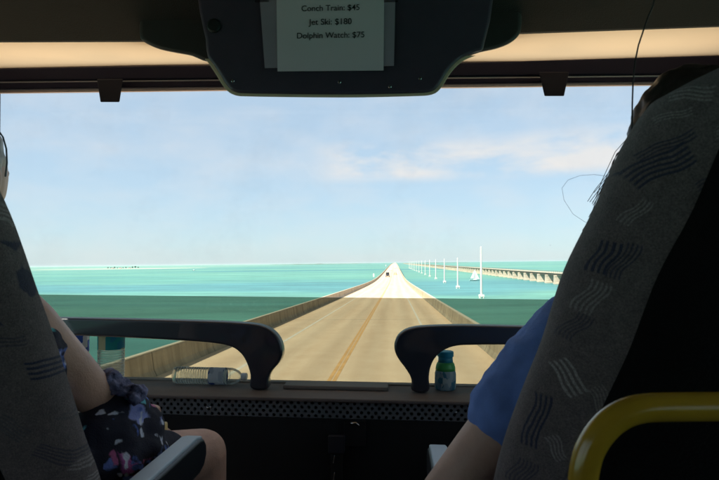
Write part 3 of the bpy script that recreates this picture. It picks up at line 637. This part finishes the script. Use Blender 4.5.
# ---- seats
def Yc(z): return .72-.4*z
def seat_pt(px,py):
    d=CB@Vector(((px-359.5)/F,(263-py)/F,-1)); k=d.z/d.y; z=.72*k/(1+.4*k); Y=Yc(z); return (d.x/d.y*Y, z)
def fabric(name,groups,base):
    m=mat(name,(.17,.132,.128),rough=.95,var=.15,vscale=60,bump=.6,bscale=700); t=m.node_tree; b=t.nodes['Principled BSDF']
    tc=N(t,'ShaderNodeTexCoord'); sp=N(t,'ShaderNodeSeparateXYZ'); t.links.new(tc.outputs['Object'],sp.inputs[0])
    wob=N(t,'ShaderNodeTexNoise',inp={'Scale':30,'Detail':2}); t.links.new(tc.outputs['Object'],wob.inputs['Vector'])
    src=b.inputs['Base Color'].links[0].from_socket
    def sm(v,a,b_):
        r=N(t,'ShaderNodeMapRange',inp={1:a,2:b_}); t.links.new(v,r.inputs[0]); return r.outputs[0]
    for px,py,ang,U,V,n,amp,col,st in groups:
        x,z=seat_pt(px,py); x-=base[0]; z-=base[2]
        sc=Yc(z)/F*1.22; U*=sc; V*=sc; amp*=sc; ca,sa=math.cos(R(ang)),math.sin(R(ang))
        dx=mul(sp.outputs[0],-x,t,'ADD'); dz=mul(sp.outputs[2],-z,t,'ADD')
        u=mul(mul(dx,ca,t),mul(dz,sa,t),t,'ADD'); v=mul(mul(dx,-sa,t),mul(dz,ca,t),t,'ADD')
        v2=mul(v,mul(mul(mul(u,PI/U*.9,t),0,t,'SINE'),amp,t),t,'ADD')
        v2=mul(v2,mul(mul(wob.outputs[0],-.5,t,'ADD'),.006,t),t,'ADD')
        s_=mul(mul(v2,PI*n/V,t),PI/2*(0 if n%2 else 1),t,'ADD'); s_=mul(s_,0,t,'COSINE')
        k=mul(sm(s_,-.25,.25),sm(mul(v2,0,t,'ABSOLUTE'),V*1.0,V*.95),t)
        k=mul(mul(k,sm(mul(u,0,t,'ABSOLUTE'),U*1.0,U*.9),t),st,t)
        x_=N(t,'ShaderNodeMixRGB',inp={2:(*col,1)}); t.links.new(k,x_.inputs[0]); t.links.new(src,x_.inputs[1]); src=x_.outputs[0]
    wv=N(t,'ShaderNodeTexNoise',inp={'Scale':420,'Detail':2,'Roughness':.8}); t.links.new(tc.outputs['Object'],wv.inputs['Vector'])
    w2=N(t,'ShaderNodeMapRange',inp={1:.35,2:.65,3:.62,4:1.38}); t.links.new(wv.outputs[0],w2.inputs[0])
    wm=N(t,'ShaderNodeMixRGB',blend_type='MULTIPLY',inp={0:1}); t.links.new(src,wm.inputs[1]); t.links.new(w2.outputs[0],wm.inputs[2])
    b.inputs['Sheen Weight'].default_value=.2
    t.links.new(wm.outputs[0],b.inputs['Base Color']); return m
m_shell=mat('black_seat_shell',(.006,.006,.006),rough=.85,spec=.15,bump=.3,bscale=200)
NV=(.022,.026,.065); LG=(.50,.45,.42)
def seat(name_label,edge,cx,side,groups,armx,arm_tip,handle=None):
    base=(cx,.95,FLZ)
    st=root('coach_seat',name_label,'coach seat',base,'front coach seats',bus=True)
    fab=fabric('seat_fabric_'+('right' if side<0 else 'left'),groups,base)
    pts=sorted([seat_pt(e[0]-(20 if side>0 else -3),e[1]) for e in edge],key=lambda q:q[1])
    def wz(z):
        for (x0,z0),(x1,z1) in zip(pts,pts[1:]):
            if z0<=z<=z1: return abs(cx-(x0+(x1-x0)*(z-z0)/(z1-z0+1e-9)))
        return abs(cx-(pts[0][0] if z<pts[0][1] else pts[-1][0]))
    z0,z1=-.52,pts[-1][1]
    def rings(dw,dt,oy,za,zb,n=46):
        rs=[]
        for i in range(n+1):
            z=za+(zb-za)*i/n; w=max(.012,sum(wz(min(max(z+k*.012,z0),z1)) for k in (-2,-1,0,1,2))/5-dw); e=min(1,(zb-z)/.05+.12)**.5
            th=(.062 if z<.05 else .062-.02*(z-.05)/.2)*e-dt; w*=e if dw==0 or True else 1
            rg=[]
            for k in range(40):
                a=2*PI*k/40; c,s=math.cos(a),math.sin(a); q=.62
                rg.append(Vector((cx+math.copysign(abs(c)**q,c)*w, Yc(z)+oy+math.copysign(abs(s)**q,s)*th+ .03*abs(c)**3, z)))
            rs.append(rg)
        return MB().rings(rs)
    back=part('backrest',rings(0,0,0,-.52,z1+.012),fab,st,smooth=True)
    part('back_shell',rings(.062,-.0,-.026,-.50,z1-.05),m_shell,st,smooth=True)
    part('cushion',MB().box((cx-.235,.90,-.56),(cx+.235,1.34,-.46)),fab,st,bevel=.04)
    part('seat_base',MB().box((cx-.2,.95,FLZ+.001),(cx+.2,1.25,-.562)),m_shell,st,bevel=.01)
    # aisle armrest
    ax,az=armx; L=arm_tip
    prof=[(.84,az-.075),(.84,az),(L-.05,az),(L-.022,az-.006),(L-.006,az-.022),(L-.004,az-.045),(L-.02,az-.066),(L-.05,az-.075)]
    def xpr(pr,x0,x1):
        n=len(pr); return MB().add([(x0,y,z) for y,z in pr]+[(x1,y,z) for y,z in pr],[list(range(n)),list(range(2*n-1,n-1,-1))]+[(i,n+i,n+(i+1)%n,(i+1)%n) for i in range(n)])
    ar=part('armrest',xpr(prof,ax-.023,ax+.023),m_bar_arm,st,bevel=.008)
    part('armrest_pad',xpr([(.85,az-.004),(.85,az+.006),(L-.05,az+.006),(L-.02,az-.001),(L-.022,az-.008),(L-.05,az-.004)],ax-.019,ax+.017),m_sky_sheen,ar,bevel=.004)
    return st
m_bar_arm=mat('armrest_black',(.015,.016,.02),rough=.4); m_sky_sheen=mat('sky_sheen_armrest_top',(.50,.60,.68),rough=.4,var=.06)  # sky reflection on the armrest tops painted in as pale blue
rs_=seat('patterned grey fabric coach seat at right with yellow hand hold, seen from behind',[(719,53),(705,58),(690,68),(675,80),(660,95),(645,116),(632,140),(618,170),(605,202),(592,228),(580,250),(570,270),(558,308),(547,345),(532,380),(518,415),(506,448),(497,480),(489,520),(484,570)],.44,-1,
 [(682,100,-12,30,17,4,3,LG,.45),(648,170,32,48,24,5,5,NV,.85),(700,142,8,14,14,4,1,LG,.3),(598,258,72,30,17,4,3,NV,.9),(584,296,68,30,16,5,4,LG,.4),(561,374,-58,32,15,4,1.5,LG,.75),(534,418,82,48,12,4,3,NV,.95),(520,468,75,24,14,6,3,NV,.6),(655,150,28,44,10,3,4,NV,.7),(625,215,50,26,12,4,3,LG,.35),(690,190,30,30,16,5,4,NV,.6),(570,325,62,26,13,5,4,NV,.55),(612,262,70,34,12,4,4,NV,.7),(548,440,-60,22,10,4,2,LG,.45),(665,120,8,26,9,3,3,LG,.35),(588,392,-58,26,12,5,2,LG,.3),(560,470,80,26,12,4,3,NV,.5)],(.094,-.385),1.22)
LG=(.55,.50,.47)
ls_=seat('patterned grey fabric coach seat at left edge, seen from behind',[(-150,60),(-100,85),(-60,112),(-35,140),(-14,168),(0,195),(12,226),(24,258),(35,290),(46,318),(56,345),(66,375),(76,405),(90,450),(103,480),(116,530),(124,570)],-.72,1,
 [(16,270,100,62,17,4,4,NV,.95),(47,369,6,24,19,4,-3,NV,.97),(72,425,-55,26,16,6,1,(.10,.09,.10),.6),(85,470,-35,22,13,5,2,LG,.4),(-14,210,80,30,14,5,3,LG,.4),(2,300,95,50,12,4,4,NV,.8),(40,310,100,30,8,3,3,LG,.4),(30,420,-50,24,14,5,2,(.09,.09,.10),.6),(62,452,-40,26,12,5,2,NV,.6),(20,340,5,18,10,3,2,NV,.5),(92,488,-40,20,12,5,2,LG,.5)],(-.435,-.38),1.22)
# yellow hand hold on the back of the right seat
m_yel=mat('yellow_painted_tube',(.46,.265,.022),rough=.2,var=.10,vscale=25,coat=.4)
hp=[(583,600),(583,540),(582.5,490),(584,472),(589,452),(598,436),(611,422),(627,412.5),(646,408),(680,407),(760,406.5),(860,406),(900,412),(930,430),(944,455),(948,490),(948,600)]
hpts=[P(x,y,.5) for x,y in cat(hp,4,False)]; hpts=[hpts[0]+Vector((.0,.22,-.02)),hpts[0]+Vector((0,.06,-.01))]+hpts+[hpts[-1]+Vector((0,.06,-.01)),hpts[-1]+Vector((0,.22,-.02))]
part('hand_hold',MB().tube(hpts,.0126,20),m_yel,rs_,'yellow tube hand hold',smooth=True)

# ---- people
def remesh(v,sm=6,disp=None):
    def fn(o):
        m=o.modifiers.new('r','REMESH'); m.mode='VOXEL'; m.voxel_size=v; m.use_smooth_shade=True
        s=o.modifiers.new('s','SMOOTH'); s.factor=.5; s.iterations=sm
        if disp:
            for k,(st_,sc) in enumerate(disp):
                tx=bpy.data.textures.new('fold','CLOUDS'); tx.noise_scale=sc; tx.noise_depth=2
                d=o.modifiers.new('d','DISPLACE'); d.texture=tx; d.strength=st_; d.mid_level=.5
    return [fn]
def skin(name,c):
    m=mat(name,c,rough=.5,var=.10,vscale=18,bump=.15,bscale=250); b=m.node_tree.nodes['Principled BSDF']
    b.inputs['Subsurface Weight'].default_value=.12; b.inputs['Subsurface Radius'].default_value=(.012,.005,.003); return m
def hand(mb,w,d,up,side):
    """palm + four fingers + thumb; w wrist, d pointing direction, up back-of-hand normal, side=+1 thumb to the +s side"""
    w=Vector(w); d=Vector(d).normalized(); up=Vector(up); up=(up-d*up.dot(d)).normalized(); s=d.cross(up)*side
    mb.tube([w-d*.02,w+d*.03,w+d*.085],[(.028,.019),(.038,.017),(.040,.014)],14,flat=tuple(s))
    for k,(o,L) in enumerate(((.030,.068),(.010,.078),(-.010,.072),(-.029,.056))):
        a=w+d*.085+s*o; q=[a-d*.02,a+d*L*.4-up*.004,a+d*L*.72-up*L*.22,a+d*L*.86-up*L*.55]
        mb.tube(q,[.0095,.0088,.008,.0072],10)
    t=w+d*.025+s*.030; mb.tube([t-s*.01,t+s*.025+d*.02-up*.006,t+s*.034+d*.048-up*.014,t+s*.030+d*.066-up*.02],[.013,.011,.0095,.008],10)
def figure(label,J,skinm,base):
    r=root('person',label,'person',base,bus=True)
    b=MB(); H=Vector(J['head']); b.ell(H,(.076,.095,.115)); b.ell(H+Vector((0,.03,-.06)),(.052,.062,.055))
    b.ell(H+Vector((0,.098,-.015)),(.012,.018,.022)); 
    for s in (-1,1):
        b.ell(H+Vector((s*.078,-.005,-.012)),(.009,.018,.030),10,6); b.ell(H+Vector((s*.03,.086,.012)),(.013,.010,.010),10,6)
    b.ell(H+Vector((0,.092,-.055)),(.024,.012,.009),10,6)
    nb=Vector(J['neck']); b.tube([nb-Vector((0,0,.05)),nb,H-Vector((0,.01,.06))],[.062,.055,.053],16)
    pv=Vector(J['pelvis']); ch=Vector(J['chest'])
    b.tube([pv-Vector((0,0,.05)),pv+Vector((0,0,.03)),pv.lerp(ch,.5),ch,nb-Vector((0,0,.03))],[(.17,.115),(.165,.12),(.14,.10),(.165,.11),(.09,.07)],22,flat=(1,0,0))
    for s in ('L','R'):
        sh_,el,wr,hd=[Vector(J[k+s]) for k in ('sh','el','wr','hd')]
        b.tube([sh_.lerp(nb,.35),sh_,sh_.lerp(el,.3),sh_.lerp(el,.7),el],[.055,.059,.054,.048,.042],16)
        b.tube([el,el.lerp(wr,.25),wr],[.040,.040,.027],14)
        hand(b,wr,hd-wr,(0,-.2,1),1 if s=='L' else -1)
        hp_,kn,an=[Vector(J[k+s]) for k in ('hp','kn','an')]
        b.tube([hp_,hp_.lerp(kn,.5),kn],[.092,.078,.060],18); b.tube([kn,kn.lerp(an,.3),kn.lerp(an,.8),an],[.060,.056,.040,.037],16)
        b.tube([an+Vector((0,-.03,-.05)),an+Vector((0,.06,-.06)),an+Vector((0,.15,-.075))],[(.038,.030),(.042,.028),(.038,.018)],14,flat=(1,0,0))
    body=part('body',b,skinm,r,mods=remesh(.0052,5)); return r,body
JR=dict(head=(.525,1.04,.20),neck=(.50,1.0,.015),chest=(.475,.98,-.16),pelvis=(.47,.98,-.42),
 shL=(.305,1.0,-.135),elL=(.085,.975,-.405),wrL=(.26,1.22,-.40),hdL=(.34,1.30,-.40),
 shR=(.65,1.0,-.12),elR=(.74,1.02,-.38),wrR=(.62,1.22,-.39),hdR=(.55,1.30,-.39),
 hpL=(.38,1.0,-.44),knL=(.36,1.44,-.44),anL=(.36,1.44,-.89),hpR=(.56,1.0,-.44),knR=(.58,1.44,-.44),anR=(.58,1.44,-.89))
m_skA=skin('fair_skin',(.66,.42,.31)); m_skB=skin('tanned_skin',(.62,.37,.265))
pr_,bodyR=figure('person in blue short sleeved shirt sitting in the right front seat',JR,m_skA,(.47,1.1,FLZ))
sb=MB(); V=Vector
def shirt(sb,J,dr,slv):
    nb=V(J['neck']); pv=V(J['pelvis']); ch=V(J['chest'])
    sb.tube([pv+V((0,0,-.03)),pv.lerp(ch,.4),ch,nb-V((0,0,.045))],[(.178+dr,.13+dr),(.165+dr,.122+dr),(.178+dr,.122+dr),(.10+dr,.075+dr)],24,flat=(1,0,0))
    for s in slv:
        a,e=V(J['sh'+s]),V(J['el'+s]); sb.tube([a.lerp(nb,.45),a,a.lerp(e,.3),a.lerp(e,slv[s])],[.064+dr,.072+dr,.074+dr,.071+dr],20,ends=True)
shirt(sb,JR,.004,{'L':.47,'R':.5})
m_blue=mat('blue_cotton',(.17,.29,.68),rough=.9,var=.08,vscale=30,bump=.4,bscale=500)
part('shirt',sb,m_blue,pr_,'blue shirt',mods=remesh(.0058,6,[(.020,.075),(.006,.03)]))
hem=V(JR['shL']).lerp(V(JR['elL']),.60); ax_=(V(JR['elL'])-V(JR['shL'])).normalized()
def ringtube(c,ax,r,t):
    u=ax.orthogonal().normalized(); w=ax.cross(u); return [c+u*math.cos(2*PI*k/32)*r+w*math.sin(2*PI*k/32)*r for k in range(33)]
sh=MB(); sh.tube([V(JR[k]) for k in ('hpL',)]+[V(JR['hpL']).lerp(V(JR['knL']),.4),V(JR['hpL']).lerp(V(JR['knL']),.75)],[.105,.095,.086],20); sh.tube([V(JR['hpR']),V(JR['hpR']).lerp(V(JR['knR']),.4),V(JR['hpR']).lerp(V(JR['knR']),.75)],[.105,.095,.086],20)
sh.tube([V(JR['pelvis'])-V((0,0,.06)),V(JR['pelvis'])+V((0,0,.02))],[(.185,.13),(.18,.13)],22,flat=(1,0,0))
part('shorts',sh,mat('dark_shorts',(.04,.045,.06),rough=.9),pr_,mods=remesh(.007,5,[(.01,.08)]))
m_hair=mat('dark_brown_hair',(.035,.025,.022),rough=.4,var=.4,vscale=40,stretch=(6,6,.6))
hb=MB(); H=V(JR['head']); hb.ell(H+V((-.012,-.03,.03)),(.100,.105,.118)); hb.ell(H+V((-.05,-.02,-.02)),(.065,.085,.12)); hb.ell(H+V((-.062,-.03,-.11)),(.055,.06,.10)); hb.ell(H+V((0,-.07,-.08)),(.09,.05,.14))
hairo=part('hair',hb,m_hair,pr_,mods=remesh(.006,4,[(.012,.03)]))
st_=MB(); rnd=random.Random(3)
for k in range(34):
    a=P(645+rnd.uniform(-6,10),128+rnd.uniform(-12,30),1.03); b_=P(rnd.gauss(597,7),rnd.uniform(190,232),1.02); c_=a.lerp(b_,.5)+V((rnd.uniform(-.018,.006),0,rnd.uniform(.0,.02)))
    st_.tube([a,a.lerp(c_,.6),c_,c_.lerp(b_,.6)+V((-.002,0,0)),b_],.00055,4,ends=False)
lp=[(604,215),(596,223),(585,222),(573,214),(564,200),(562,188),(568,180),(580,175.5),(594,174.5),(606,176),(617,180)]
st_.tube([P(x,y,1.02) for x,y in lp],.00026,4,ends=False)
part('loose_strands',st_,m_hair,pr_)
# long thin cord from the ceiling
cp=[(657,-30),(655,-5),(653,6),(648,17),(643.5,30),(638.5,45),(635,62),(633,82),(632.3,104),(632,128),(631,150)]
single('hanging_cord',MB().tube([P(x,y,.93) for x,y in cp],.0013,8),m_black,'thin black cord hanging from the ceiling by the right seat','cord',tuple(P(657,-30,.93)),bus=True,smooth=True)
# left passenger
JL=dict(head=(-.822,1.0,.165),neck=(-.79,.99,-.01),chest=(-.79,.98,-.17),pelvis=(-.76,.99,-.42),
 shR=(-.688,1.0,-.125),elR=(-.610,1.10,-.272),wrR=(-.60,1.29,-.36),hdR=(-.63,1.38,-.375),
 shL=(-.94,1.0,-.12),elL=(-1.0,1.05,-.36),wrL=(-.88,1.25,-.37),hdL=(-.80,1.32,-.375),
 hpR=(-.66,1.03,-.44),knR=(-.475,1.36,-.475),anR=(-.48,1.42,-.89),hpL=(-.84,1.0,-.44),knL=(-.645,1.47,-.50),anL=(-.72,1.45,-.89))
pl_,bodyL=figure('person in dark floral dress sitting in the left front seat, arm bare',JL,m_skB,(-.76,1.1,FLZ))
def floral():
    m=mat('dark_floral_cloth',(.03,.03,.05),rough=.85,bump=.4,bscale=400); t=m.node_tree; b=t.nodes['Principled BSDF']; tc=N(t,'ShaderNodeTexCoord')
    n=N(t,'ShaderNodeTexNoise',inp={'Scale':11,'Detail':4}); t.links.new(tc.outputs['Object'],n.inputs['Vector'])
    ad=N(t,'ShaderNodeVectorMath',operation='MULTIPLY_ADD'); ad.inputs[1].default_value=(.16,.16,.16); t.links.new(n.outputs['Color'],ad.inputs[0]); t.links.new(tc.outputs['Object'],ad.inputs[2])
    src=None; col=(.022,.022,.04,1)
    for sc,th,cols,seed in ((19,.62,[(.20,.30,.75),(.50,.12,.40),(.08,.50,.55),(.35,.40,.80)],0),(40,.48,[(.75,.78,.9),(.20,.62,.70),(.60,.16,.36),(.12,.20,.60)],5)):
        mp=N(t,'ShaderNodeMapping',inp={1:(seed,seed,0)}); t.links.new(ad.outputs[0],mp.inputs[0])
        v=N(t,'ShaderNodeTexVoronoi',inp={'Scale':sc}); t.links.new(mp.outputs[0],v.inputs['Vector'])
        r=N(t,'ShaderNodeMapRange',inp={1:th,2:th-.16}); t.links.new(v.outputs['Distance'],r.inputs[0])
        s=N(t,'ShaderNodeSeparateColor'); t.links.new(v.outputs['Color'],s.inputs[0])
        cr=N(t,'ShaderNodeValToRGB'); e=cr.color_ramp.elements; e[0].color=(*cols[0],1); e[1].color=(*cols[1],1); e[1].position=.4
        for k in (2,3): x=e.new(.5+.25*(k-2)); x.color=(*cols[k],1)
        cr.color_ramp.interpolation='CONSTANT'; t.links.new(s.outputs[0],cr.inputs[0])
        gate=mul(s.outputs[1],.66,t,'GREATER_THAN'); k=mul(r.outputs[0],gate,t)
        x=N(t,'ShaderNodeMixRGB'); t.links.new(k,x.inputs[0])
        if src: t.links.new(src,x.inputs[1])
        else: x.inputs[1].default_value=col
        t.links.new(cr.outputs[0],x.inputs[2]); src=x.outputs[0]
    t.links.new(src,b.inputs['Base Color']); return m
m_flo=floral()
db=MB(); shirt(db,JL,.004,{})
def pe(px,py,Y,rx,ry,rz): p=P(px,py,Y); db.ell(p,(rx,ry,rz),20,12)
pe(112,436,1.12,.075,.09,.085); pe(134,458,1.15,.065,.09,.075); pe(105,470,1.1,.09,.1,.09); pe(128,408,1.14,.045,.05,.038)
pe(140,432,1.17,.050,.06,.060); pe(142,458,1.18,.048,.06,.07); pe(118,402,1.13,.055,.05,.022)
db.tube([V(JL['hpR'])+V((0,0,.01)),V(JL['hpR']).lerp(V(JL['knR']),.45)+V((-.01,0,.0)),V(JL['hpR']).lerp(V(JL['knR']),.62)],[.11,.10,.085],20)
db.tube([V(JL['hpL'])+V((0,0,.01)),V(JL['hpL']).lerp(V(JL['knL']),.5),V(JL['hpL']).lerp(V(JL['knL']),.72)],[.11,.10,.085],20)
part('dress',db,m_flo,pl_,'dark floral dress',mods=remesh(.0055,4,[(.022,.08),(.007,.03)]))
# ruffle at the elbow
rf=MB()
for x,y,a,b_ in ((106,374,.010,.010),(112,378,.013,.014),(120,384,.016,.014),(128,389,.018,.010),(136,391,.014,.012),(139,397,.010,.014),(122,392,.026,.008),(113,387,.014,.010)): rf.ell(P(x,y,1.12),(a,.03,b_),14,8)
m_flo2=mat('pale_floral_ruffle',(.30,.32,.52),rough=.9,col2=(.015,.015,.05),vscale=55,bump=.4,bscale=300)
part('ruffle',rf,m_flo2,pl_,'paler blue ruffle',mods=remesh(.004,2,[(.020,.022),(.006,.010)]))
hb=MB(); H=V(JL['head']); hb.ell(H+V((0,-.022,.028)),(.086,.098,.108)); hb.ell(H+V((0,-.06,-.04)),(.075,.06,.09))
part('hair',hb,mat('grey_hair',(.30,.29,.28),rough=.5,var=.3,vscale=30,stretch=(5,5,.6)),pl_,mods=remesh(.006,4,[(.008,.02)]))
gl=root('hair_band','thin grey band curving over the grey hair at the left edge','hair band',tuple(P(0,130,1.0)),bus=True) if 0 else None
gp=[P(-20,108,1.0),P(-6,124,1.0),P(3,137,1.0),P(6.4,149,1.0),P(7,163,1.0),P(5.5,176,1.0)]
part('head_band',MB().tube(gp,.0016,8),mat('grey_wire_band',(.12,.14,.17),rough=.4),pl_,smooth=True)
# small pale yellow packet held at the knee
p=P(160,431,1.30)
single('snack_packet',MB().box((p.x-.012,p.y-.02,p.z-.022),(p.x+.012,p.y+.02,p.z+.018)),mat('pale_yellow_wrapper',(.72,.58,.25),rough=.5,var=.1,vscale=60),'small pale yellow packet between the floral dress and the armrest','packet',tuple(p-V((0,0,.022))),bus=True,bevel=.005)
